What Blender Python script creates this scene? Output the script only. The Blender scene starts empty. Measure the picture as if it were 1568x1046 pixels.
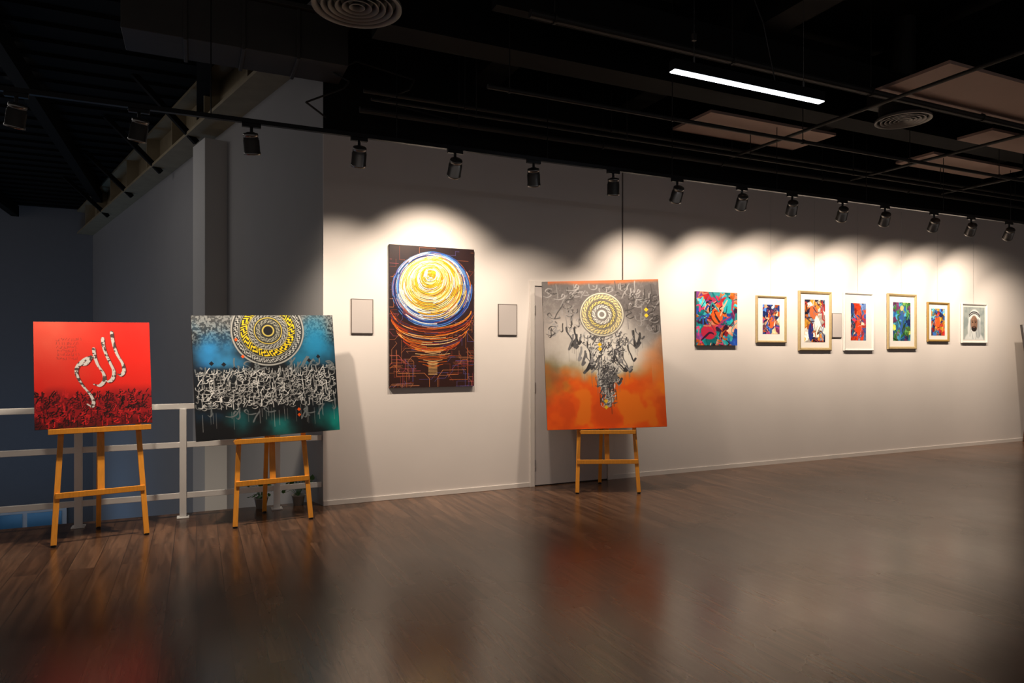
import bpy, bmesh, math, numpy as np
from mathutils import Vector, Matrix, Euler

scene = bpy.context.scene
scene.view_settings.view_transform = 'Standard'

# ---------------------------------------------------------------- materials
def s2l(c):
    c = c/255.0
    return c/12.92 if c <= 0.04045 else ((c+0.055)/1.055)**2.4
def rgb(r, g, b): return (s2l(r), s2l(g), s2l(b), 1)

def mat(name, col, rough=0.5, metal=0.0, var=0.12, scale=8.0, bump=0.0, stretch=(1,1,1), emit=None, estr=0, spec=0.5):
    m = bpy.data.materials.new(name); m.use_nodes = True
    nt = m.node_tree; b = nt.nodes['Principled BSDF']
    tc = nt.nodes.new('ShaderNodeTexCoord'); mp = nt.nodes.new('ShaderNodeMapping')
    mp.inputs['Scale'].default_value = stretch
    nz = nt.nodes.new('ShaderNodeTexNoise'); nz.inputs['Scale'].default_value = scale; nz.inputs['Detail'].default_value = 5
    nt.links.new(tc.outputs['Object'], mp.inputs['Vector']); nt.links.new(mp.outputs[0], nz.inputs['Vector'])
    mx = nt.nodes.new('ShaderNodeMix'); mx.data_type = 'RGBA'
    mx.inputs['A'].default_value = tuple(c*(1-var) for c in col[:3])+(1,)
    mx.inputs['B'].default_value = tuple(min(1, c*(1+var)) for c in col[:3])+(1,)
    nt.links.new(nz.outputs['Fac'], mx.inputs['Factor'])
    nt.links.new(mx.outputs['Result'], b.inputs['Base Color'])
    b.inputs['Roughness'].default_value = rough; b.inputs['Metallic'].default_value = metal
    b.inputs['Specular IOR Level'].default_value = spec
    if bump:
        bp = nt.nodes.new('ShaderNodeBump'); bp.inputs['Strength'].default_value = bump; bp.inputs['Distance'].default_value = 0.01
        nt.links.new(nz.outputs['Fac'], bp.inputs['Height']); nt.links.new(bp.outputs[0], b.inputs['Normal'])
    if emit:
        b.inputs['Emission Color'].default_value = emit; b.inputs['Emission Strength'].default_value = estr
    return m

M_wall = mat('wall_plaster', (0.66, 0.605, 0.58, 1), 0.75, var=0.03, scale=3, bump=0.04)
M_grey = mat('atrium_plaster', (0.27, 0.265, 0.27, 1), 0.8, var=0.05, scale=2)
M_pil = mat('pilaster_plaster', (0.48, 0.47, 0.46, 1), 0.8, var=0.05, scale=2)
M_black = mat('black_paint', (0.004, 0.004, 0.004, 1), 0.8, var=0.3, scale=4, spec=.15)
M_duct = mat('black_duct', (0.013, 0.012, 0.011, 1), 0.6, var=0.3, scale=4, spec=.3)
M_ductl = mat('air_duct_paint', (0.035, 0.031, 0.028, 1), 0.6, var=0.3, scale=4, spec=.4)
M_blackm = mat('black_metal', (0.02, 0.02, 0.022, 1), 0.25, metal=0.6, var=0.2)
M_lamp = mat('lamp_body_metal', (0.2, 0.19, 0.18, 1), 0.3, metal=0.85, var=0.15)
M_brown = mat('ceiling_panel', (0.27, 0.18, 0.15, 1), 0.8, var=0.08, scale=2)
M_steel = mat('painted_steel', (0.27, 0.22, 0.14, 1), 0.6, var=0.25, scale=5)
M_rail = mat('rail_paint', (0.8, 0.79, 0.78, 1), 0.4, var=0.05)
M_base = mat('baseboard_paint', (0.66, 0.61, 0.58, 1), 0.5, var=0.03)
M_door = mat('door_paint_shaded', (0.46, 0.42, 0.42, 1), 0.55, var=0.04)  # greyer than the wall: shadow over the door is put into its colour
M_wood = mat('easel_wood', rgb(226, 148, 46), 0.42, var=0.22, scale=14, stretch=(6, 6, 0.5))
M_dwood = mat('dark_wood', rgb(80, 50, 30), 0.45, var=0.25, scale=14, stretch=(6, 6, 0.5))
M_chrome = mat('metal', (0.6, 0.6, 0.62, 1), 0.25, metal=1, var=0.05)
M_gold = mat('champagne_frame', rgb(180, 158, 118), 0.35, metal=0.35, var=0.15, scale=30)
M_goldd = mat('gold_frame', rgb(165, 132, 74), 0.35, metal=0.4, var=0.15, scale=30)
M_white = mat('white_frame', rgb(205, 202, 198), 0.4, var=0.03)
M_mat = mat('mat_board', rgb(212, 207, 202), 0.8, var=0.02)
M_cside = mat('canvas_side', (0.03, 0.025, 0.025, 1), 0.8, var=0.3)
M_raw = mat('raw_canvas', rgb(190, 175, 150), 0.9, var=0.05, scale=60)
M_plaq = mat('wall_plate', rgb(176, 168, 166), 0.5, var=0.02)
M_plaqf = mat('wall_plate_frame', rgb(95, 85, 80), 0.4, var=0.05)
M_diff = mat('diffuser_metal', (0.15, 0.14, 0.13, 1), 0.5, var=0.1)
M_lens = mat('lamp_lens', (1, 0.9, 0.75, 1), 0.3, emit=(1, 0.85, 0.65, 1), estr=4)
M_led = mat('led_strip', (1, 1, 1, 1), 0.3, emit=(0.86, 0.92, 1, 1), estr=12)
M_leaf = mat('leaf', (0.07, 0.18, 0.05, 1), 0.45, var=0.4)
M_pot = mat('pot', (0.35, 0.33, 0.3, 1), 0.6)
M_lower = mat('lower_floor', (0.03, 0.05, 0.08, 1), 0.3, var=0.2)
M_blueglass = mat('blue_glass', (0.02, 0.06, 0.1, 1), 0.2, emit=(0.05, 0.35, 0.8, 1), estr=0.03)

def vc_mat():
    m = bpy.data.materials.new('painted_canvas'); m.use_nodes = True
    nt = m.node_tree; b = nt.nodes['Principled BSDF']
    a = nt.nodes.new('ShaderNodeVertexColor'); a.layer_name = 'paint'
    nt.links.new(a.outputs['Color'], b.inputs['Base Color'])
    nz = nt.nodes.new('ShaderNodeTexNoise'); nz.inputs['Scale'].default_value = 90
    bp = nt.nodes.new('ShaderNodeBump'); bp.inputs['Strength'].default_value = 0.15; bp.inputs['Distance'].default_value = 0.002
    nt.links.new(nz.outputs['Fac'], bp.inputs['Height']); nt.links.new(bp.outputs[0], b.inputs['Normal'])
    b.inputs['Roughness'].default_value = 0.5; b.inputs['Specular IOR Level'].default_value = 0.3
    return m
M_paint = vc_mat()

def floor_mat():
    m = bpy.data.materials.new('wood_planks'); m.use_nodes = True
    nt = m.node_tree; b = nt.nodes['Principled BSDF']; N = nt.nodes.new; L = nt.links.new
    tc = N('ShaderNodeTexCoord'); mp = N('ShaderNodeMapping'); mp.inputs['Rotation'].default_value = (0, 0, math.radians(90))
    L(tc.outputs['Object'], mp.inputs['Vector'])
    br = N('ShaderNodeTexBrick'); br.inputs['Scale'].default_value = 1
    br.inputs['Brick Width'].default_value = 1.25; br.inputs['Row Height'].default_value = 0.16
    br.inputs['Mortar Size'].default_value = 0.002; br.inputs['Mortar Smooth'].default_value = 0.2
    br.inputs['Color1'].default_value = (0.085, 0.042, 0.024, 1); br.inputs['Color2'].default_value = (0.140, 0.076, 0.046, 1)
    br.inputs['Mortar'].default_value = (0.02, 0.012, 0.008, 1); br.offset = 0.37
    L(mp.outputs[0], br.inputs['Vector'])
    mp2 = N('ShaderNodeMapping'); mp2.inputs['Scale'].default_value = (13, 1.1, 1)
    L(tc.outputs['Object'], mp2.inputs['Vector'])
    add = N('ShaderNodeVectorMath'); add.operation = 'ADD'
    sc = N('ShaderNodeVectorMath'); sc.operation = 'SCALE'; sc.inputs['Scale'].default_value = 60
    L(br.outputs['Color'], sc.inputs[0]); L(mp2.outputs[0], add.inputs[0]); L(sc.outputs[0], add.inputs[1])
    nz = N('ShaderNodeTexNoise'); nz.inputs['Scale'].default_value = 1.4; nz.inputs['Detail'].default_value = 6; nz.inputs['Distortion'].default_value = 0.8
    L(add.outputs[0], nz.inputs['Vector'])
    cr = N('ShaderNodeValToRGB'); cr.color_ramp.elements[0].position = 0.34; cr.color_ramp.elements[0].color = (0.42, 0.39, 0.37, 1)
    cr.color_ramp.elements[1].position = 0.68; cr.color_ramp.elements[1].color = (1.3, 1.26, 1.22, 1)
    L(nz.outputs['Fac'], cr.inputs['Fac'])
    mx = N('ShaderNodeMix'); mx.data_type = 'RGBA'; mx.blend_type = 'MULTIPLY'; mx.inputs['Factor'].default_value = 0.9
    L(br.outputs['Color'], mx.inputs['A']); L(cr.outputs['Color'], mx.inputs['B'])
    L(mx.outputs['Result'], b.inputs['Base Color'])
    nb = N('ShaderNodeTexNoise'); nb.inputs['Scale'].default_value = .9; nb.inputs['Detail'].default_value = 3
    L(tc.outputs['Object'], nb.inputs['Vector'])
    mr = N('ShaderNodeMapRange'); mr.inputs['From Min'].default_value = .3; mr.inputs['From Max'].default_value = .7
    mr.inputs['To Min'].default_value = 0.20; mr.inputs['To Max'].default_value = 0.30
    L(nb.outputs['Fac'], mr.inputs['Value']); L(mr.outputs[0], b.inputs['Roughness'])
    bp = N('ShaderNodeBump'); bp.inputs['Strength'].default_value = 0.05; bp.inputs['Distance'].default_value = 0.002
    L(nz.outputs['Fac'], bp.inputs['Height']); L(bp.outputs[0], b.inputs['Normal'])
    b.inputs['Specular IOR Level'].default_value = 0.85
    b.inputs['Specular Tint'].default_value = (1, .84, .70, 1)
    return m
M_floor = floor_mat()

# ---------------------------------------------------------------- mesh builder
class B:
    def __init__(s): s.bm = bmesh.new(); s.mats = []
    def mi(s, m):
        if m not in s.mats: s.mats.append(m)
        return s.mats.index(m)
    def _tag(s, verts, m):
        i = s.mi(m)
        for f in set(f for v in verts for f in v.link_faces): f.material_index = i
    def box(s, lo, hi, m):
        lo = Vector(lo); hi = Vector(hi)
        M = Matrix.Translation((lo+hi)/2) @ Matrix.Diagonal((*(hi-lo), 1))
        r = bmesh.ops.create_cube(s.bm, size=1, matrix=M); s._tag(r['verts'], m)
    def _or(s, p0, p1, side):
        p0 = Vector(p0); p1 = Vector(p1); z = (p1-p0); L = z.length; z.normalize()
        x = Vector(side); x = (x - z*x.dot(z))
        if x.length < 1e-4: x = Vector((0, 1, 0)) - z*z.y
        x.normalize(); y = z.cross(x)
        R = Matrix((x, y, z)).transposed().to_4x4()
        return Matrix.Translation((p0+p1)/2) @ R, L
    def bar(s, p0, p1, w, t, m, side=(1, 0, 0)):
        M, L = s._or(p0, p1, side)
        r = bmesh.ops.create_cube(s.bm, size=1, matrix=M @ Matrix.Diagonal((w, t, L, 1))); s._tag(r['verts'], m)
    def cyl(s, p0, p1, r, m, seg=20, r2=None):
        M, L = s._or(p0, p1, (1, 0, 0.01))
        q = bmesh.ops.create_cone(s.bm, cap_ends=True, segments=seg, radius1=r, radius2=r if r2 is None else r2, depth=L, matrix=M)
        s._tag(q['verts'], m)
    def lathe(s, prof, m, seg=40, M=Matrix.Identity(4)):
        rings = []
        for (r, z) in prof:
            rings.append([s.bm.verts.new(M @ Vector((r*math.cos(2*math.pi*i/seg), r*math.sin(2*math.pi*i/seg), z))) for i in range(seg)])
        k = s.mi(m)
        for a, b in zip(rings, rings[1:]):
            for i in range(seg):
                f = s.bm.faces.new((a[i], a[(i+1) % seg], b[(i+1) % seg], b[i])); f.material_index = k; f.smooth = True
    def tube(s, pts, r, m, seg=8):
        for a, b in zip(pts, pts[1:]): s.cyl(a, b, r, m, seg)
    def obj(s, name, parent=None, loc=(0, 0, 0), rot=(0, 0, 0), bevel=0.0, smooth=False):
        me = bpy.data.meshes.new(name); s.bm.to_mesh(me); s.bm.free()
        for m in s.mats: me.materials.append(m)
        o = bpy.data.objects.new(name, me); scene.collection.objects.link(o)
        o.location = loc; o.rotation_euler = rot
        if parent: o.parent = parent
        if bevel:
            b = o.modifiers.new('bevel', 'BEVEL'); b.width = bevel; b.segments = 2; b.limit_method = 'ANGLE'
        return o
def empty(name, loc=(0, 0, 0), rot=(0, 0, 0)):
    o = bpy.data.objects.new(name, None); o.empty_display_size = 0.1
    scene.collection.objects.link(o); o.location = loc; o.rotation_euler = rot
    return o
def boxobj(name, lo, hi, m, parent=None, bevel=0):
    b = B(); b.box(lo, hi, m); return b.obj(name, parent, bevel=bevel)

# ---------------------------------------------------------------- raster painting
def noise2(W, H, sx, seed, oct=4):
    rng = np.random.default_rng(seed); out = np.zeros((H, W)); amp = 1; tot = 0
    for o in range(oct):
        gx = max(2, int(sx*2**o)+2); gy = max(2, int(sx*2**o*H/W)+2)
        g = rng.random((gy+1, gx+1))
        x = np.linspace(0, gx-1e-3, W); y = np.linspace(0, gy-1e-3, H)
        xi = x.astype(int); yi = y.astype(int); fx = x-xi; fy = y-yi
        fx = fx*fx*(3-2*fx); fy = fy*fy*(3-2*fy)
        a = g[yi][:, xi]; b = g[yi][:, xi+1]; c = g[yi+1][:, xi]; d = g[yi+1][:, xi+1]
        fx = fx[None, :]; fy = fy[:, None]
        out += amp*((a*(1-fx)+b*fx)*(1-fy)+(c*(1-fx)+d*fx)*fy); tot += amp; amp *= 0.55
    return out/tot
def sst(e0, e1, x):
    t = np.clip((x-e0)/(e1-e0), 0, 1); return t*t*(3-2*t)
class Img:
    def __init__(s, W, H, col):
        s.W, s.H = W, H; s.a = np.ones((H, W, 3))*np.array(col, float)
        s.U, s.V = np.meshgrid((np.arange(W)+.5)/W, (np.arange(H)+.5)/H)
    def mix(s, m, col):
        m = np.clip(m, 0, 1)[..., None]; s.a = s.a*(1-m)+np.array(col, float)*m
    def seg(s, p, q, w0, w1, col, al=1.0):
        w = max(w0, w1)+1.5
        x0 = int(max(0, min(p[0], q[0])-w)); x1 = int(min(s.W, max(p[0], q[0])+w+1))
        y0 = int(max(0, min(p[1], q[1])-w)); y1 = int(min(s.H, max(p[1], q[1])+w+1))
        if x1 <= x0 or y1 <= y0: return
        Y, X = np.mgrid[y0:y1, x0:x1]+0.5
        dx, dy = q[0]-p[0], q[1]-p[1]; L = dx*dx+dy*dy+1e-9
        t = np.clip(((X-p[0])*dx+(Y-p[1])*dy)/L, 0, 1)
        d = np.hypot(X-p[0]-t*dx, Y-p[1]-t*dy)
        m = (np.clip((w0+(w1-w0)*t)-d+0.5, 0, 1)*al)[..., None]
        s.a[y0:y1, x0:x1] = s.a[y0:y1, x0:x1]*(1-m)+np.array(col, float)*m
    def line(s, pts, w, col, al=1.0, nib=None, taper=False, smooth=True):
        P = [(u*s.W, v*s.H) for u, v in pts]
        if smooth and len(P) > 2:
            Q = []; E = [P[0]]+P+[P[-1]]
            for i in range(1, len(E)-2):
                p0, p1, p2, p3 = map(np.array, E[i-1:i+3])
                for t in np.linspace(0, 1, 7, endpoint=False):
                    Q.append(0.5*((2*p1)+(-p0+p2)*t+(2*p0-5*p1+4*p2-p3)*t*t+(-p0+3*p1-3*p2+p3)*t**3))
            Q.append(np.array(P[-1])); P = Q
        n = len(P)-1
        for i in range(n):
            ww = w
            if nib is not None:
                th = math.atan2(P[i+1][1]-P[i][1], P[i+1][0]-P[i][0]); ww = w*(0.25+0.75*abs(math.sin(th-nib)))
            if taper:
                ww *= 0.25+0.75*math.sin(math.pi*min(1, (i+1)/(n+1)*0.9+0.1))
            s.seg(P[i], P[i+1], ww, ww, col, al)
    def rings(s, cu, cv, R, spec, seed=0):
        X = (s.U-cu)*s.W; Y = (s.V-cv)*s.H; r = np.hypot(X, Y)/(R*s.W); th = np.arctan2(Y, X)
        rng = np.random.default_rng(seed)
        for (r0, r1, col, n) in spec:
            m = sst(r0-0.012, r0+0.012, r)*(1-sst(r1-0.012, r1+0.012, r))
            if n:
                ph = rng.random()*6
                rr = (r-r0)/(r1-r0)
                pat = np.sin(th*n+ph+2.5*np.sin(rr*6+np.round(n*0.37)*th))+0.6*np.sin(th*np.round(n*1.7)+rr*9)
                m = m*(pat > 0)
            s.mix(m, col)

def glyph(im, rng, cu, cv, sz, w, col, al=1.0, nib=0.7):
    k = rng.integers(0, 6); a = sz; ax = im.H/im.W
    def T(pts):
        f = rng.choice([-1, 1]) if k in (1, 2, 4) else 1
        return [(cu+f*x*a*ax, cv+y*a) for x, y in pts]
    if k == 0: p = [(0.05, -.6), (0, -.2), (.02, .3), (-.15, .5), (-.35, .35)]
    elif k == 1: p = [(-.5, -.15), (-.4, .25), (0, .38), (.4, .2), (.45, -.3)]
    elif k == 2: p = [(.4, -.3), (.0, -.35), (-.25, -.1), (.1, .1), (.3, .3), (-.1, .5), (-.5, .35)]
    elif k == 3: p = [(.35, -.55), (-.05, 0), (-.3, .5)]
    elif k == 4: p = [(-.6, .1), (-.1, .18), (.3, .05), (.5, -.2), (.3, -.35), (.15, -.1)]
    else: p = [(-.1, -.7), (-.02, .0), (.0, .6)]
    im.line(T(p), w, col, al, nib=nib)
    if rng.random() < .4:
        x, y = cu+rng.uniform(-.4, .4)*a*ax, cv+rng.uniform(-.5, .5)*a
        im.line([(x, y), (x+.12*a*ax, y+.12*a)], w*1.1, col, al)
def diamond(im, u, v, r, col):
    X = np.abs((im.U-u)*im.W); Y = np.abs((im.V-v)*im.H); im.mix((X+Y < r)*1.0, col)

def p_red():
    im = Img(360, 378, (226, 34, 24)); U, V = im.U, im.V
    n = noise2(360, 378, 4, 1); n2 = noise2(360, 378, 45, 2)
    im.mix(sst(.75, 0, np.hypot(U-.12, V-.05))*.7+(n-.5)*.3, (240, 112, 88))
    im.mix(sst(.5, .0, np.hypot(U-.7, V-.35))*.4, (250, 40, 25))
    im.mix(sst(.6, .75, V+(n-.5)*.12)*.85, (140, 16, 26))
    im.mix(sst(.9, 1.0, V+(n-.5)*.2)*.6, (50, 10, 14))
    rng = np.random.default_rng(5)
    for _ in range(420):
        u = rng.random(); v = rng.uniform(.67, .98)
        c = [(30, 8, 12), (215, 35, 38), (80, 8, 18), (20, 6, 8)][rng.integers(0, 4)]
        glyph(im, rng, u, v, rng.uniform(.025, .06), rng.uniform(.9, 1.9), c, .85)
    for j in range(6):
        for i in range(9+rng.integers(-2, 3)):
            glyph(im, rng, .19+i*.02+rng.uniform(-.008, .008), .17+j*.036+rng.uniform(-.006, .006), .020, .5, (140, 60, 55), .6)
    S = [[(.655, .10), (.66, .16), (.675, .24), (.70, .32), (.745, .41), (.755, .48), (.73, .52), (.70, .51)],
         [(.575, .16), (.58, .23), (.60, .31), (.635, .40), (.665, .48), (.655, .55), (.62, .58), (.585, .56)],
         [(.495, .26), (.505, .34), (.53, .42), (.575, .50), (.58, .57), (.54, .615), (.49, .60)],
         [(.47, .34), (.42, .36), (.36, .42), (.345, .48), (.365, .55), (.41, .63), (.46, .70), (.485, .77), (.47, .81), (.43, .785)],
         [(.47, .34), (.43, .40), (.385, .41)]]
    for s in S:
        im.line([(a+.008, b+.006) for a, b in s], 6.0, (110, 14, 14), .7, nib=.55)
    base = im.a.copy()
    for s in S: im.line(s, 6.0, (222, 218, 214), 1, nib=.55)
    m0 = (np.abs(im.a-base).sum(axis=2) > 120)
    im.mix(m0*(n2 > .57)*.9, (70, 58, 58))
    return im
def p_blue():
    W, H = 520, 460; im = Img(W, H, (16, 18, 22)); U, V = im.U, im.V
    n = noise2(W, H, 5, 11); n2 = noise2(W, H, 90, 12); n3 = noise2(W, H, 9, 13)
    im.mix(sst(.34, .1, V)*.7*sst(.42, .6, n2), (170, 174, 174)); im.mix(sst(.22, 0, V)*.45, (140, 142, 142))
    for cu, cv, r, c, a in [(.1, .3, .24, (45, 145, 215), .95), (.86, .26, .26, (30, 135, 185), .95), (.25, .38, .2, (60, 155, 215), .7), (.72, .38, .15, (30, 120, 160), .7),
                            (.02, .5, .15, (20, 60, 110), .7), (.97, .93, .2, (10, 155, 145), .9), (.56, .9, .16, (25, 125, 125), .9), (.3, .86, .14, (20, 95, 100), .8), (.1, .75, .12, (10, 50, 80), .7), (.88, .7, .2, (8, 60, 75), .7)]:
        im.mix(sst(r, 0, np.hypot(U-cu, (V-cv)*.9)+(n-.5)*.2)*a, c)
    im.mix(sst(.40, .46, V+(n-.5)*.05)*(1-sst(.74, .84, V+(n3-.5)*.2))*.8, (16, 18, 22))
    rng = np.random.default_rng(21)
    im.mix((np.hypot((U-.515)*W, (V-.13)*H) < .262*W)*.85, (32, 34, 36))
    im.rings(.515, .13, .26, [(.955, 1.0, (170, 170, 166), 0), (.80, .92, (180, 180, 176), 60), (.76, .785, (150, 150, 140), 0), (.56, .74, (236, 204, 30), 38), (.53, .55, (210, 200, 160), 0),
                               (.40, .52, (170, 170, 165), 44), (.36, .385, (225, 200, 90), 0), (.2, .34, (50, 52, 52), 0), (.22, .33, (160, 158, 140), 24), (.13, .17, (200, 180, 90), 0), (0, .12, (20, 20, 22), 0)], 3)
    for row in range(8):
        for i in range(46):
            u = (i+rng.uniform(-.4, .4))/46*.96+.03; v = .465+row*.038+rng.uniform(-.015, .015)
            c = rng.integers(120, 235)
            glyph(im, rng, u, v, rng.uniform(.035, .062), rng.uniform(1.0, 1.9), (c, c, c), .95)
    for i in range(30):
        u = rng.uniform(.03, .97); v = rng.uniform(.75, .8); l = rng.uniform(.03, .14); c = rng.integers(110, 200)
        im.line([(u, v), (u, v+l)], .8, (c, c, c), .7)
    for i in range(26):
        u = rng.uniform(.02, .98); v = rng.uniform(.38, .45) if rng.random() < .5 else rng.uniform(.77, .84)
        glyph(im, rng, u, v, .08, 2.8, (110, 115, 118), .8)
    for (u, v) in [(.2, .4), (.27, .44), (.12, .39), (.8, .39), (.87, .36)]: diamond(im, u, v, 9, (18, 24, 34))
    for (u, v) in [(.705, .80), (.705, .845), (.29, .2), (.33, .34)]: diamond(im, u, v, 7, (240, 90, 20))
    return im
def p_orange():
    W, H = 480, 600; im = Img(W, H, (92, 86, 86)); U, V = im.U, im.V
    n = noise2(W, H, 4, 31); n2 = noise2(W, H, 50, 32); n3 = noise2(W, H, 10, 33)
    im.mix((n2 > .56)*.2, (140, 135, 132)); im.mix((n3 > .55)*.25, (62, 58, 60))
    im.mix(sst(.46, .1, np.hypot((U-.12)*1.2, V-.5)+(n-.5)*.2)*.7, (196, 186, 178))
    im.mix(sst(.46, .12, np.hypot((U-.55)*.75, (V-.55)*1.2)+(n-.5)*.15)*.95, (232, 226, 218))
    im.mix(sst(.035, .0, V-(n-.5)*.03)*.8*(U > .05), (200, 90, 30))
    b = V+(n-.5)*.16+np.abs(U-.5)*.22-.06*(U > .9)
    im.mix(sst(.60, .72, b)*.55, (150, 130, 70)); im.mix(sst(.66, .76, b), (234, 88, 12))
    im.mix(sst(.3, 0, np.hypot(U-1, V-.66)+(n-.5)*.2)*.9, (230, 120, 45))
    im.mix(sst(.66, .8, b)*sst(.5, .62, n)*.6, (240, 136, 26)); im.mix(sst(.66, .8, b)*sst(.5, .36, n)*.5, (204, 66, 12))
    im.mix(sst(.32, .0, np.hypot(U, (V-.66)*1.4)+(n3-.5)*.2)*.65, (92, 84, 58))
    rng = np.random.default_rng(41)
    for _ in range(150):
        u = rng.uniform(.04, .97); v = rng.uniform(.04, .36)
        if np.hypot(u-.5, (v-.235)*1.25) < .2: continue
        c = int(rng.choice([125, 140, 56, 66, 150])); glyph(im, rng, u, v, rng.uniform(.035, .08), 2.5, (c, c-4, c-4), .6)
    def broad(u, v, L, a, c, w=5.5):
        du, dv = math.sin(a)*L*H/W, math.cos(a)*L
        im.line([(u-du*.1, v-dv*.25-.012), (u, v), (u+du*.55, v+dv*.5), (u+du, v+dv), (u+du+.02, v+dv-.015)], w, c, .95, nib=.75)
        im.line([(u+du, v+dv), (u+du, v+dv+rng.uniform(.03, .1))], .7, (120, 116, 114), .6)
    for i in range(56):
        sgn = 1 if i % 2 else -1; q = rng.random()**.8
        v = .33+.36*q; hw = .36*(1-q)**1.05+.03; u = .52+sgn*hw*rng.uniform(.35, 1)
        g = int(rng.choice([52, 64, 80, 100, 140])); broad(u, v, rng.uniform(.05, .085), rng.uniform(-.9, .9), (g, g-2, g), rng.uniform(3, 5.5))
    for _ in range(300):
        v = rng.uniform(.36, .84); hw = .20*(1-(v-.34)/.52)**1.1+.015
        if v > .6: hw = .085*(1-(v-.6)/.3)+.02
        u = .52+np.clip(rng.normal(), -1.9, 1.9)*hw*.5
        c = [(76, 74, 78), (100, 98, 98), (170, 168, 166), (205, 202, 200), (60, 58, 62)][rng.integers(0, 5)]
        glyph(im, rng, u, v, rng.uniform(.025, .055), rng.uniform(1.2, 2.6), c, .9)
    im.mix((np.hypot((U-.5)*W, (V-.235)*H) < .195*W)*.8, (100, 94, 92))
    im.rings(.5, .235, .185, [(.95, 1.0, (200, 195, 175), 0), (.72, .92, (222, 204, 140), 54), (.68, .70, (120, 110, 80), 0), (.48, .64, (80, 76, 74), 0), (.5, .63, (220, 200, 110), 32), (.3, .45, (215, 212, 205), 22), (.0, .26, (120, 115, 112), 0), (.12, .2, (225, 220, 210), 0)], 7)
    for i in range(14):
        u = rng.uniform(.42, .6); v = rng.uniform(.66, .82); im.line([(u, v), (u, v+rng.uniform(.03, .12))], 1.2, (60, 50, 50), .7)
    for (u, v) in [(.88, .21), (.88, .25), (.47, .44), (.47, .47), (.5, .82), (.5, .86)]: diamond(im, u, v, 9, (235, 190, 40))
    return im
def p_swirl():
    W, H = 400, 632; im = Img(W, H, (46, 26, 28)); U, V = im.U, im.V
    n = noise2(W, H, 6, 51); im.mix(sst(.4, .7, n)*.6, (34, 22, 34)); im.mix(sst(.45, .8, V)*.4, (60, 26, 14))
    rng = np.random.default_rng(61)
    pal = [(206, 118, 66), (218, 140, 94), (160, 66, 40), (106, 96, 170), (190, 84, 94)]
    for _ in range(130):
        u = rng.choice([rng.uniform(0, 1), rng.uniform(0, .2), rng.uniform(.8, 1)]); v = rng.uniform(0, 1) if rng.random() < .6 else rng.uniform(.72, 1)
        c = pal[rng.integers(0, 5)]; pts = [(u, v)]
        for _k in range(3):
            d = rng.integers(0, 4); l = rng.uniform(.04, .16)
            if d == 0: u += l
            elif d == 1: v += l*.7
            elif d == 2: u -= l
            else: u += l*.4*(1 if rng.random() < .5 else -1); v += l*.3
            pts.append((u, v))
        im.line(pts, .8, c, .75, smooth=False)
    warm = [(222, 100, 20), (240, 150, 50), (190, 60, 24), (248, 204, 140), (110, 36, 20), (236, 124, 40), (70, 50, 90), (210, 90, 30), (50, 24, 20)]
    blue = [(30, 70, 165), (60, 115, 205), (228, 232, 240), (16, 34, 100), (110, 165, 225), (22, 30, 70), (200, 110, 50)]
    whit = [(246, 244, 236), (225, 230, 240), (110, 155, 215), (230, 234, 242), (50, 95, 180), (240, 205, 120)]
    yel = [(250, 200, 20), (252, 212, 60), (240, 175, 14), (252, 226, 110), (232, 150, 20)]
    crm = [(255, 248, 226), (252, 238, 180), (255, 250, 240), (248, 210, 70)]
    def arc(cu, cv, rx, ry, tilt, pl, w, a0=0, a1=6.283, jit=.35, al=.95):
        N = int(max(6, 110*(a1-a0)/6.28)); left = 0; pr = None; c = pl[0]
        for i in range(N+1):
            a = a0+(a1-a0)*i/N
            if left <= 0: c = pl[rng.integers(0, len(pl))]; left = rng.integers(4, 22)
            left -= 1
            x = rx*math.cos(a); y = ry*math.sin(a)
            X = x*math.cos(tilt)-y*math.sin(tilt); Y = x*math.sin(tilt)+y*math.cos(tilt)
            p = (cu*W+X+rng.normal()*jit, cv*H+Y+rng.normal()*jit)
            if pr is not None: im.seg(pr, p, w, w, c, al)
            pr = p
    for i in range(24):   # orange water arcs
        k = 1-i/23
        arc(.5+rng.uniform(-.02, .02), .43+.22*k, W*(.48-.14*k*k), H*(.15-.05*k), -.03, warm, rng.uniform(1.0, 1.7), rng.uniform(.0, .1)*math.pi, rng.uniform(.9, 1)*math.pi)
    for i in range(12):
        v = .735+i*.011; hw = rng.uniform(.1, .28)*(1-i/20)
        im.line([(.5-hw, v-.006), (.5, v+.004), (.5+hw, v-.006)], 1.2, warm[rng.integers(0, 4)], .85)
    # spiral: one continuous drifting path of dashed strokes, outside to inside
    im.mix((((U-.5)*W/(.46*W))**2+((V-.305)*H/(.255*H))**2 < 1)*.7, (28, 50, 110))
    TURN = 34; steps = TURN*90; left = 0; pr = None; c = blue[0]
    for s in range(steps):
        t = 1-s/steps; a = 2*math.pi*s/90; tt = t+.05*math.sin(a-1)
        pl = blue if tt > .88 else whit if tt > .76 else (yel+whit[:2]) if tt > .68 else yel if tt > .58 else crm if tt > .48 else yel if tt > .38 else crm if tt > .30 else yel if tt > .2 else crm if tt > .1 else yel
        if left <= 0: c = pl[rng.integers(0, len(pl))]; left = rng.integers(4, 20)
        left -= 1
        cu, cv = .48+.02*t-.025*math.sin(t*3.1), .19+.115*t; ti = -.38*(1-t)-.15
        x = W*.475*t*math.cos(a); y = H*.27*t*math.sin(a)
        X = x*math.cos(ti)-y*math.sin(ti); Y = x*math.sin(ti)+y*math.cos(ti)
        p = (cu*W+X+rng.normal()*.4, cv*H+Y+rng.normal()*.4)
        if pr is not None: im.seg(pr, p, 2.3, 2.3, c, .95)
        pr = p
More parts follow.
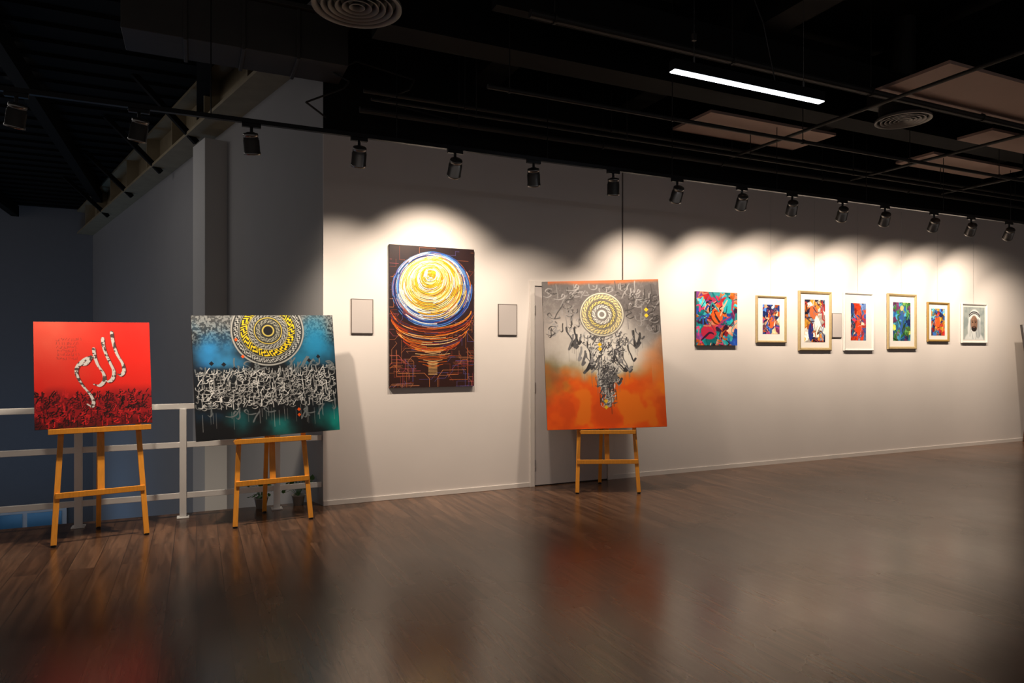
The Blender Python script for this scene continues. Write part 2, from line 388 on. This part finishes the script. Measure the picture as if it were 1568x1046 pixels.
    for i in range(380):   # short accent dashes
        t = math.sqrt(rng.uniform(.03, 1)); a0 = rng.uniform(0, 6.28)
        pl = [(244, 244, 246), (20, 40, 110), (90, 150, 220), (190, 90, 50), (40, 30, 60)] if t > .78 else [(236, 160, 20), (255, 250, 235), (255, 244, 200), (220, 140, 20), (255, 240, 190)]
        arc(.48+.02*t-.025*math.sin(t*3.1), .19+.115*t, W*.475*t, H*.27*t, -.38*(1-t)-.15, [pl[rng.integers(0, 5)]], rng.uniform(.7, 1.3), a0, a0+rng.uniform(.12, .55)/max(t, .3), jit=.2, al=.85)
    for i in range(10):
        v = .82+i*.010; im.line([(.5-.05, v), (.55, v)], 1.6, (240, 190, 120), .75)
    im.line([(.1, .9), (.4, .9), (.46, .94), (.46, 1)], 1.2, (200, 120, 70), .9, smooth=False)
    im.line([(.9, .88), (.62, .88), (.56, .93), (.56, 1)], 1.2, (200, 120, 70), .9, smooth=False)
    im.line([(.08, .74), (.08, .92), (.3, .92)], 1.2, (190, 100, 60), .9, smooth=False)
    im.line([(.92, .72), (.92, .95), (.7, .95)], 1.2, (190, 100, 60), .9, smooth=False)
    return im
def p_abs(W, H, seed, pal, k=38, strokes=14, fig=None):
    im = Img(W, H, pal[0]); rng = np.random.default_rng(seed)
    wx = noise2(W, H, 5, seed+1)-.5; wy = noise2(W, H, 5, seed+2)-.5
    X = im.U+wx*.25; Y = im.V*H/W+wy*.25
    px = rng.random(k); py = rng.random(k)*H/W
    d = (X[..., None]-px)**2+(Y[..., None]-py)**2; idx = d.argmin(axis=2)
    im.a = np.array(pal, float)[rng.integers(0, len(pal), k)[idx]]*rng.uniform(.65, 1.15, k)[idx][..., None]
    im.a = im.a*(.7+.6*noise2(W, H, 12, seed+3))[..., None]
    if fig:
        for (u, v, ru, rv, c) in fig:
            im.mix(sst(1.08, .92, np.hypot((im.U-u)/ru, (im.V-v)/rv)+wx*.4), c)
    for _ in range(strokes):
        u, v = rng.random(2); pts = [(u, v)]; c = np.array(pal[rng.integers(0, len(pal))])*rng.choice([.4, .8, 1.1])
        for _k in range(3): u += rng.uniform(-.2, .2); v += rng.uniform(-.18, .18); pts.append((u, v))
        im.line(pts, rng.uniform(.8, 3.2), c, .9, taper=True)
    im.a = np.clip(im.a, 0, 255)
    return im
def p_portrait():
    W, H = 130, 130; im = Img(W, H, (168, 176, 174)); U, V = im.U, im.V; n = noise2(W, H, 6, 71)
    im.mix(sst(.4, .7, n)*.5, (124, 140, 142))
    def ell(u, v, a, b, c, al=1): im.mix(sst(1.1, .92, np.hypot((U-u)/a, (V-v)/b))*al, c)
    ell(.5, 1.08, .46, .33, (222, 224, 224)); ell(.52, .42, .28, .35, (236, 236, 235)); ell(.33, .68, .13, .3, (226, 228, 228)); ell(.69, .66, .14, .3, (186, 190, 192))
    ell(.50, .50, .165, .235, (156, 120, 100)); ell(.57, .52, .09, .2, (126, 94, 78), .6); ell(.50, .665, .12, .085, (48, 40, 38)); ell(.50, .615, .055, .017, (124, 84, 74))
    ell(.50, .54, .025, .05, (136, 100, 82)); ell(.43, .47, .035, .014, (26, 22, 22)); ell(.57, .47, .035, .014, (26, 22, 22))
    im.line([(.39, .435), (.46, .425)], 1.1, (26, 22, 22)); im.line([(.53, .425), (.61, .435)], 1.1, (26, 22, 22))
    im.line([(.27, .25), (.38, .17), (.52, .15), (.66, .18), (.77, .27)], 2, (26, 26, 28)); im.line([(.28, .29), (.4, .22), (.52, .20), (.64, .22), (.76, .31)], 1.6, (26, 26, 28))
    for a in [(.33, .4, .3, .9), (.38, .75, .45, .98), (.7, .4, .74, .9), (.62, .78, .58, .98), (.34, .36, .36, .7), (.67, .36, .65, .7)]: im.line([(a[0], a[1]), (a[2], a[3])], 1.2, (120, 128, 136), .8)
    return im
def p_poster():
    im = Img(160, 240, (190, 188, 188)); n = noise2(160, 240, 4, 81); im.mix(sst(.4, .65, n), (130, 130, 136))
    rng = np.random.default_rng(3)
    for _ in range(60): glyph(im, rng, rng.uniform(.1, .9), rng.uniform(.08, .92), .06, 2, (90, 90, 95), .8)
    return im

def paint_grid(name, im, w, h, parent, loc=(0, 0, 0)):
    W, H = im.W, im.H
    me = bpy.data.meshes.new(name)
    xs = np.linspace(-w/2, w/2, W); zs = np.linspace(h, 0, H)
    X, Z = np.meshgrid(xs, zs); co = np.zeros((H*W, 3), np.float32); co[:, 0] = X.ravel(); co[:, 2] = Z.ravel()
    me.vertices.add(H*W); me.vertices.foreach_set('co', co.ravel())
    i = np.arange(H*W).reshape(H, W)
    q = np.stack([i[1:, :-1], i[1:, 1:], i[:-1, 1:], i[:-1, :-1]], -1).reshape(-1, 4).astype(np.int32)
    me.loops.add(q.size); me.loops.foreach_set('vertex_index', q.ravel())
    me.polygons.add(len(q)); me.polygons.foreach_set('loop_start', np.arange(0, q.size, 4, dtype=np.int32))
    me.update(calc_edges=True); me.validate()
    c = np.clip(im.a/255.0, 0, 1); lin = np.where(c <= .04045, c/12.92, ((c+.055)/1.055)**2.4)
    at = me.color_attributes.new('paint', 'FLOAT_COLOR', 'POINT')
    rgba = np.ones((H*W, 4), np.float32); rgba[:, :3] = lin.reshape(-1, 3)*0.82
    at.data.foreach_set('color', rgba.ravel())
    me.materials.append(M_paint)
    o = bpy.data.objects.new(name, me); scene.collection.objects.link(o); o.parent = parent; o.location = loc
    return o

def canvas(name, im, w, h, loc, rot=(0, 0, 0), thk=0.035):
    """origin: bottom centre of the back face; front faces -Y"""
    e = empty(name, loc, rot)
    b = B(); b.box((-w/2, -thk, 0), (w/2, 0, h), M_cside)
    b.box((-w/2+.05, -.001, .05), (w/2-.05, .0015, h-.05), M_raw)
    b.obj('stretched_canvas', e, bevel=0.003)
    paint_grid('painted_face', im, w-.002, h-.002, e, (0, -thk-.0012, .001))
    return e

def framed(name, im, x0, x1, z0, z1, fm, fw=0.035, matw=0.08, wire=3.55):
    w = x1-x0; h = z1-z0; e = empty(name, ((x0+x1)/2, 0, z0)); d = 0.035
    b = B(); bm = b.bm; k = b.mi(fm)
    def ring(ins, y): return [bm.verts.new((sx*(w/2-ins), y, (ins if sz < 0 else h-ins))) for sx, sz in ((-1, -1), (1, -1), (1, 1), (-1, 1))]
    rs = [ring(0, -.006), ring(0, -d*.8), ring(fw*.25, -d), ring(fw*.7, -d*.85), ring(fw, -d*.55), ring(fw, -.012)]
    for r0, r1 in zip(rs, rs[1:]):
        for i in range(4):
            f = bm.faces.new((r0[i], r0[(i+1) % 4], r1[(i+1) % 4], r1[i])); f.material_index = k
    b.box((-w/2+.004, -.006, .004), (w/2-.004, -.0005, h-.004), M_cside)
    b.obj('frame', e)
    b = B(); b.box((-w/2+fw-.002, -.014, fw-.002), (w/2-fw+.002, -.007, h-fw+.002), M_mat); b.obj('mat_board', e)
    paint_grid('picture', im, w-2*fw-2*matw, h-2*fw-2*matw, e, (0, -.0155, fw+matw))
    if wire:
        b = B()
        b.cyl((0, -.006, h-.01), (0, -.006, wire-z0), .0012, M_chrome, 6)
        b.obj('hanging_wire', e)
    return e

# ---------------------------------------------------------------- room shell
XL = 1.11
bvec = Vector((-0.255, 0.967, 0))
b = B(); b.box((-9, -10, -.3), (16, .25, 0), M_floor); b.obj('floor')
boxobj('floor_lower', (-9, .25, -3.5), (3, 13.3, -3.4), M_lower)
boxobj('ceiling', (-9, -10, 5.0), (16, 13.4, 5.15), M_black)
b = B(); b.box((XL, 0, 0), (16, .25, 3.6), M_wall)
b.cyl((4.547, -.006, 1.3), (4.547, -.006, 3.6), .007, M_plaqf, 8)   # surface conduit
b.obj('wall_back')
boxobj('wall_back_bulkhead', (XL, -.02, 3.6), (16, .25, 5.0), M_black)
boxobj('wall_right', (16, -10, 0), (16.2, .25, 5.0), M_wall)
boxobj('wall_atrium_far', (-9, 13.15, -3.4), (-2.2, 13.35, 5.0), mat('atrium_far_plaster', (0.17, 0.175, 0.19, 1), .8, var=.05))
ang = math.atan2(bvec.y, bvec.x)
# side wall with its projecting pilaster (local +Y = towards atrium)
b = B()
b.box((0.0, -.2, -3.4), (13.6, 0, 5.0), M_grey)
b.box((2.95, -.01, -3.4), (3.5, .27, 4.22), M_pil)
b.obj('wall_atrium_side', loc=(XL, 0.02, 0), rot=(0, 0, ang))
b = B()
b.box((.55, 0, 4.38), (13.55, .34, 4.42), M_steel); b.box((.55, 0, 4.92), (13.55, .34, 4.96), M_steel); b.box((.55, .10, 4.42), (13.55, .13, 4.92), M_steel)
for s in np.arange(1.2, 13, 1.6): b.box((s, .0, 4.42), (s+.02, .32, 4.92), M_steel)
for s in (3.6, 5.6, 7.8, 10.2): b.bar((s, .2, 4.32), (s-.2, 1.0, 4.99), .07, .07, M_black)
b.obj('steel_beam', loc=(XL, .02, 0), rot=(0, 0, ang))
# lower level glazed entrance door
b = B(); b.box((-4.6, 13.08, -3.4), (-2.9, 13.149, -2.35), M_rail); b.box((-4.5, 13.06, -3.35), (-3.8, 13.10, -2.42), M_blueglass); b.box((-3.7, 13.06, -3.35), (-3.0, 13.10, -2.42), M_blueglass)
b.obj('entrance_door_1')
# baseboard
boxobj('baseboard_back', (XL, -.012, 0), (3.33, 0, .05), M_base, bevel=.003)
b = B(); b.box((4.39, -.012, 0), (16, 0, .05), M_base); b.obj('baseboard_right')
# door
b = B()
b.box((3.33, -.02, 0), (3.385, 0, 2.27), M_base); b.box((4.335, -.02, 0), (4.39, 0, 2.27), M_base); b.box((3.385, -.02, 2.215), (4.335, 0, 2.27), M_base)
b.box((3.392, -.008, .012), (4.328, 0, 2.208), M_door)
b.box((3.385, -.004, .0), (4.335, 0, 2.215), M_cside)
for z in (.25, 1.1, 1.95): b.cyl((3.389, -.014, z-.05), (3.389, -.014, z+.05), .008, M_chrome, 10)
b.box((4.22, -.014, .98), (4.27, -.008, 1.16), M_chrome); b.cyl((4.245, -.014, 1.07), (4.245, -.055, 1.07), .009, M_chrome, 12); b.bar((4.25, -.055, 1.07), (4.13, -.055, 1.07), .016, .012, M_chrome, (0, 1, 0))
b.obj('door_1', bevel=.002)
# wall plates
for (x0, x1, z0, z1) in [(1.372, 1.592, 1.665, 2.01), (2.946, 3.172, 1.663, 2.003), (8.0, 8.19, 1.68, 2.02)]:
    b = B(); b.box((x0, -.014, z0), (x1, 0, z1), M_plaqf); b.box((x0+.008, -.018, z0+.008), (x1-.008, -.013, z1-.008), M_plaq); b.obj('sign_plate', bevel=.001)

# ---------------------------------------------------------------- railing
b = B()
for z in (1.0, .655, .20): b.box((-5, -.012, z-.025), (XL-.005, .012, z+.025), M_rail)
x = .69
while x > -5:
    b.box((x-.028, -.03, 0), (x+.028, .03-.004, .978), M_rail); b.box((x-.05, -.05, 0), (x+.05, .05, .012), M_rail); x -= .8
b.obj('railing', bevel=.003, loc=(0, .06, 0))

# ---------------------------------------------------------------- easels
def easel(loc, yaw, ztray, hw=.315, hwt=.22, tray=.34, zcross=.37, top=1.65, wood=M_wood, rear=.46, k=.14, name='easel'):
    e = empty(name, loc, (0, 0, math.radians(yaw)))
    b = B()
    for sx in (-1, 1): b.bar((sx*hw, 0, .012), (sx*hwt, k*top, top), .04, .024, wood)
    b.obj('front_legs', e, bevel=.003)
    b = B(); b.bar((0, k*zcross+.002, zcross-.03), (0, k*top, top+.02), .05, .02, wood)
    b.obj('mast', e, bevel=.003)
    b = B(); hz = hw+(hwt-hw)*zcross/top
    b.box((-hz-.012, k*zcross-.028, zcross-.022), (hz+.012, k*zcross-.010, zcross+.022), wood)
    b.box((-hwt-.03, k*(top-.1)-.03, top-.12), (hwt+.03, k*(top-.1)-.012, top-.08), wood)
    b.obj('crossbars', e, bevel=.003)
    yt = k*ztray-.012
    b = B(); b.box((-tray, yt-.085, ztray-.022), (tray, yt, ztray), wood); b.box((-tray, yt-.092, ztray-.03), (tray, yt-.082, ztray+.012), wood)
    b.cyl((0, yt, ztray-.06), (0, yt+.05, ztray-.06), .014, M_chrome, 14)
    b.obj('tray', e, bevel=.003)
    b = B(); b.bar((0, k*top*.9+.02, top*.9), (0, rear, .012), .036, .024, wood)
    b.cyl((-.03, k*top*.9+.01, top*.9), (.03, k*top*.9+.01, top*.9), .01, M_chrome, 10)
    b.tube([(0, k*zcross+.02, zcross), (0, .33, zcross-.02)], .003, M_chrome)
    b.obj('rear_leg', e, bevel=.003)
    b = B()
    for p in ((-hw, 0), (hw, 0), (0, rear)): b.cyl((p[0], p[1], 0), (p[0], p[1], .016), .018, M_blackm, 12)
    b.obj('rubber_feet', e)
    return e
def on_easel(name, im, w, h, loc, yaw, ztray, roll=0, k=.14, dz=.0, dx=0):
    lean = math.atan(k); y = k*ztray-.014
    R = Matrix.Rotation(math.radians(yaw), 4, 'Z'); p = Vector(loc)+R @ Vector((dx, y-.002, ztray+.001+dz+.004))
    return canvas(name, im, w, h, p, (-lean, -math.radians(roll), math.radians(yaw)))
easel((-.68, -.50, 0), 9, .885, tray=.35, zcross=.38)
on_easel('red_calligraphy_painting', p_red(), .80, .84, (-.68, -.50, 0), 9, .885, roll=.8, dx=-.035, dz=.004)
easel((.61, -.505, 0), 5, .735, tray=.32, zcross=.365, top=1.6)
on_easel('blue_mandala_calligraphy_painting', p_blue(), 1.2, 1.065, (.61, -.505, 0), 5, .735, roll=1.6, dz=.014, dx=-.01)
easel((3.917, -.67, 0), -23, .655, hw=.325, hwt=.24, tray=.29, zcross=.33, top=1.9, rear=.55)
on_easel('orange_mandala_calligraphy_painting', p_orange(), 1.27, 1.6, (3.917, -.67, 0), -23, .655, roll=1.5, dz=.014)
easel((12.42, -.45, 0), 0, .72, tray=.25, top=1.7, wood=M_dwood, rear=.4)
on_easel('exhibition_poster', p_poster(), .78, 1.2, (12.42, -.45, 0), 0, .72)

# ---------------------------------------------------------------- wall art
cv = canvas('swirl_circuit_painting', p_swirl(), .91, 1.44, (2.205, -.002, 1.126), (0, 0, 0), thk=.03)
pal1 = [(20, 140, 150), (210, 60, 110), (235, 110, 40), (40, 80, 170), (190, 40, 50), (120, 60, 130), (70, 190, 200), (240, 160, 130), (50, 30, 60)]
canvas('abstract_figures_painting', p_abs(150, 152, 101, pal1, 110, 46, [(.5, .42, .14, .2, (240, 95, 36)), (.3, .75, .18, .14, (190, 40, 70)), (.78, .25, .15, .15, (40, 170, 180))]), .66, .67, (5.94, -.002, 1.565))
palb = [(40, 70, 160), (70, 120, 200), (230, 110, 50), (240, 190, 150), (150, 60, 110), (235, 228, 220), (30, 40, 90)]
framed('framed_abstract_painting', p_abs(100, 120, 111, palb, 60, 24, [(.5, .5, .2, .3, (220, 100, 50)), (.5, .25, .1, .1, (60, 40, 70))]), 6.605, 7.134, 1.603, 2.22, M_gold, .03, .085)
palc = [(235, 225, 215), (225, 120, 50), (60, 50, 70), (240, 170, 60), (150, 50, 50), (120, 140, 170), (30, 30, 60)]
framed('framed_figure_painting', p_abs(110, 150, 121, palc, 60, 24, [(.45, .3, .2, .16, (190, 100, 60)), (.6, .65, .18, .24, (242, 236, 228)), (.3, .75, .12, .2, (40, 50, 120))]), 7.36, 7.978, 1.5, 2.31, M_gold, .04, .075)
pald = [(60, 90, 170), (225, 80, 50), (200, 60, 90), (110, 140, 200), (30, 90, 120), (235, 190, 170), (220, 60, 30)]
framed('framed_cello_painting', p_abs(110, 150, 131, pald, 60, 22, [(.5, .66, .2, .16, (226, 70, 36)), (.5, .36, .13, .16, (226, 90, 46))]), 8.222, 8.824, 1.5, 2.317, M_white, .025, .12)
pale = [(90, 150, 80), (40, 100, 160), (60, 120, 60), (30, 50, 110), (190, 200, 90), (120, 60, 110), (70, 150, 180)]
framed('framed_green_painting', p_abs(110, 150, 141, pale, 60, 24, [(.5, .5, .14, .35, (50, 90, 160)), (.5, .15, .1, .07, (210, 180, 120))]), 9.127, 9.763, 1.52, 2.335, M_gold, .04, .085)
palf = [(225, 100, 50), (60, 110, 190), (200, 50, 50), (40, 50, 100), (110, 190, 210), (240, 170, 60)]
framed('framed_small_painting', p_abs(90, 110, 151, palf, 50, 20, [(.45, .5, .18, .3, (226, 90, 40))]), 10.018, 10.528, 1.635, 2.236, M_goldd, .035, .06)
framed('framed_portrait', p_portrait(), 10.831, 11.475, 1.62, 2.24, M_white, .025, .03)

# ---------------------------------------------------------------- track lighting
YT, ZT = -1.05, 3.273
b = B(); b.box((-3.2, YT-.018, ZT), (14.5, YT+.018, ZT+.034), M_blackm)
for x in np.arange(-2.8, 14.4, 1.45): b.cyl((x, YT, ZT+.03), (x, YT, 5.0), .004, M_blackm, 8)
b.obj('lighting_track')
def spot(X, tgt, energy, size=93, col=(1, .84, .66), blend=1.0):
    e = empty('track_spotlight', (X, YT, ZT))
    b = B(); b.box((-.07, -.017, -.03), (.07, .017, -0.001), M_blackm); b.cyl((0, 0, -.03), (0, 0, -.085), .012, M_blackm, 14); b.cyl((0, 0, -.075), (0, 0, -.095), .022, M_blackm, 16)
    b.obj('track_adaptor', e, bevel=.002)
    c = Vector((X, YT, ZT-.145)); d = (Vector(tgt)-c).normalized(); q = d.to_track_quat('-Z', 'Y')
    b = B()
    b.lathe([(.0, .08), (.03, .08), (.034, .074), (.052, .072), (.056, .066), (.056, .05), (.052, .049), (.052, .041), (.056, .04), (.056, .024), (.060, .022), (.060, -.07), (.063, -.072), (.063, -.088), (.056, -.088), (.052, -.055), (0, -.055)], M_lamp, 32)
    b.cyl((0, 0, -.0565), (0, 0, -.06), .048, M_lens, 24)
    o = b.obj('lamp_body', e, loc=(0, 0, -.15)); o.rotation_mode = 'QUATERNION'; o.rotation_quaternion = q
    L = bpy.data.lights.new('spot', 'SPOT'); L.energy = energy; L.spot_size = math.radians(size); L.spot_blend = blend; L.color = col; L.shadow_soft_size = .04
    lo = bpy.data.objects.new('spot', L); scene.collection.objects.link(lo); lo.parent = e
    lo.location = Vector((0, 0, -.15))+d*.10; lo.rotation_mode = 'QUATERNION'; lo.rotation_quaternion = q
T = [(-1.126, (-1.5, -.4, 1.2), 60), (-.383, (-.72, -.42, 1.3), 215), (.389, (.6, -.38, 1.4), 230), (1.229, (1.3, -.0, 1.5), 110), (2.077, (2.2, 0, 2.0), 190),
     (2.853, (3.3, -.3, 1.4), 125), (3.732, (4.0, -.6, 1.5), 180), (4.515, (4.8, 0, 1.85), 140), (5.388, (5.94, 0, 1.95), 165), (6.132, (6.87, 0, 1.95), 165), (6.942, (7.67, 0, 1.95), 170),
     (7.683, (8.52, 0, 1.95), 170), (8.612, (9.45, 0, 1.95), 170), (9.376, (10.27, 0, 1.95), 165), (10.216, (11.15, 0, 1.95), 165), (11.1, (12.1, -.3, 1.5), 115)]
for X, t, en in T: spot(X, t, en)

# ---------------------------------------------------------------- pendant LED
b = B()
x0, x1, yl, zl = 3.08, 4.57, -2.8, 3.5
b.box((x0, yl-.035, zl), (x1, yl+.035, zl+.075), M_blackm); b.box((x0+.004, yl-.028, zl-.006), (x1-.004, yl+.028, zl+.001), M_led)
for x in (x0+.2, x1-.2): b.cyl((x, yl, zl+.07), (x, yl, 5.0), .0025, M_chrome, 8); b.cyl((x, yl, zl+.07), (x, yl, zl+.13), .008, M_chrome, 10)
b.box((x0+.185, yl-.012, zl+.25), (x0+.215, yl+.012, zl+.30), M_duct)
b.tube([(x1-.5, yl, zl+.08), (x1-.62, yl, zl+.5), (x1-.9, yl, zl+1.0), (x1-1.0, yl, 5.0)], .005, M_blackm)
b.obj('linear_pendant_light')

# ---------------------------------------------------------------- ceiling clutter
def diffuser(loc, R):
    e = empty('air_diffuser', loc); b = B()
    n = 5
    b.lathe([(R, 0), (R, .02), (R*.9, .05), (R*.86, .02), (R*.93, 0), (R, 0)], M_diff, 48)
    for i in range(n):
        r = R*(.80-.155*i); b.lathe([(r, .0), (r*.98, .004), (r-.035, .04), (r-.04, .038), (r-.008, -.002), (r, 0)], M_diff, 48)
    b.obj('louver_rings', e)
    b = B(); b.cyl((0, 0, .04), (0, 0, .2), R*.86, M_duct, 32); b.box((-R*.9, -R*.9, .16), (R*.9, R*.9, .38), M_duct); b.cyl((0, 0, .38), (0, 0, 5.0-loc[2]), .12, M_duct, 24)
    b.obj('plenum_box', e)
diffuser((1.02, -1.95, 3.9), .31)
diffuser((6.79, -1.92, 3.93), .27)
for (x0, x1, y0, y1) in [(4.9, 6.75, -1.12, -.48), (5.95, 9.6, -2.95, -2.15), (8.5, 10.4, -1.12, -.6), (8.2, 11.5, -2.0, -1.6)]:
    boxobj('ceiling_panel', (x0, y0, 4.0), (x1, y1, 4.03), M_brown)
b = B()
b.box((-.55, -.5, 4.08), (1.25, -.03, 4.5), M_ductl); b.box((-.55, -.55, 4.5), (1.3, -.03, 4.54), M_ductl)
for x in (-.1, .35, .8): b.box((x, -.52, 4.06), (x+.03, -.02, 4.5), M_ductl)
b.obj('air_duct', bevel=.004)
b = B()
b.box((1.3, -1.5, 4.05), (16, -1.2, 4.8), M_black)
b.box((2.0, -2.15, 4.04), (8.1, -2.05, 4.3), M_black)
b.box((9.7, -4.2, 3.86), (10.2, -1.5, 4.3), M_black)
for x in (2.6, 4.4, 7.0, 10.6): b.box((x, -9.5, 4.3), (x+.3, -.03, 4.85), M_black)
for x in (-6, -4, -2, 0): b.box((x, -9, 4.7), (x+.15, 13, 4.95), M_black)
b.obj('ceiling_beams')
b = B()
for y, z, r in [(-.28, 3.78, .03), (-.45, 3.9, .02), (-.75, 3.72, .014), (-1.5, 3.7, .02), (-2.3, 3.95, .03)]:
    b.cyl((1.4 if y > -1 else 2.2, y, z), (15.9, y, z), r, M_duct, 12)
    for x in np.arange(2.4, 15, 1.7): b.cyl((x, y, z), (x, y, 4.99), .005, M_duct, 6); b.cyl((x-.01, y, z), (x+.01, y, z), r*1.35, M_duct, 12)
for x, z in [(5.9, 3.85), (8.0, 3.8), (9.9, 3.8)]: b.cyl((x, -4, z), (x, -.3, z), .018, M_duct, 10)
b.obj('conduit_pipes')
b = B()
b.tube([(.9, -.35, 3.75), (1.25, -.3, 3.95), (1.3, -.3, 4.02), (1.15, -.3, 4.08), (1.35, -.35, 4.2), (1.9, -.4, 4.1), (1.85, -.4, 4.0), (1.6, -.3, 3.88), (2.4, -.28, 3.8)], .009, M_duct)
b.tube([(.9, -.35, 3.75), (1.12, -.1, 3.72)], .009, M_duct)
b.obj('electrical_cable')
b = B()
for y in np.arange(.6, 13, .45): b.box((-9, y, 4.96), (1.0-.26*y, y+.12, 5.0), M_black)
b.obj('roof_deck_ribs')

# ---------------------------------------------------------------- plants behind the railing
def plant(loc, seed):
    e = empty('potted_plant', loc); rng = np.random.default_rng(seed)
    b = B(); b.lathe([(0, 0), (.045, 0), (.062, .09), (.066, .09), (.066, .1), (.058, .1), (.055, .085), (0, .085)], M_pot, 24); b.obj('pot', e)
    b = B(); k = b.mi(M_leaf)
    for i in range(26):
        a = rng.uniform(0, 6.28); r = rng.uniform(.05, .15); z = .1+rng.uniform(0, .16)
        p = Vector((r*math.cos(a), r*.5*math.sin(a), z)); b.tube([(0, 0, .08), (p.x*.5, p.y*.5, z*.8+.05), tuple(p)], .0018, M_leaf, 5)
        R = Euler((rng.uniform(.2, 1.2), rng.uniform(-.6, .6), a)).to_matrix(); s = rng.uniform(.025, .045)
        vs = [b.bm.verts.new(p+R @ Vector(v)*s) for v in [(0, 0, 0), (.55, .3, .1), (.5, .9, .05), (0, 1.6, -.1), (-.5, .9, .05), (-.55, .3, .1)]]
        f = b.bm.faces.new(vs); f.material_index = k
    b.obj('foliage', e)
plant((.90, .16, 0), 1); plant((.56, .17, 0), 2)

# ---------------------------------------------------------------- lights & world
def area(name, loc, rot, size, energy, col):
    L = bpy.data.lights.new(name, 'AREA'); L.energy = energy; L.size = size; L.color = col
    o = bpy.data.objects.new(name, L); scene.collection.objects.link(o); o.location = loc; o.rotation_euler = rot
area('atrium_fill', (-3.0, 3.5, 4.6), (0, math.radians(-25), 0), 1.5, 22, (1, .95, .9))  # added fill that brightens the atrium walls, not an actual fixture
area('lobby_blue_fill', (-4, 9, -3.2), (math.radians(180), 0, 0), 2.0, 45, (.25, .55, 1))  # added unseen light from below, turns the lower void blue
w = bpy.data.worlds.new('world'); scene.world = w; w.use_nodes = True
bg = w.node_tree.nodes['Background']; bg.inputs[0].default_value = (1, .91, .86, 1); bg.inputs[1].default_value = .21

# ---------------------------------------------------------------- camera
cam = bpy.data.cameras.new('camera'); cam.lens = 24; cam.sensor_width = 36; cam.shift_y = .0089
co = bpy.data.objects.new('camera', cam); scene.collection.objects.link(co)
co.location = (0, -6.745, 1.5); co.rotation_euler = (math.radians(90), 0, math.radians(-24.8))
scene.camera = co
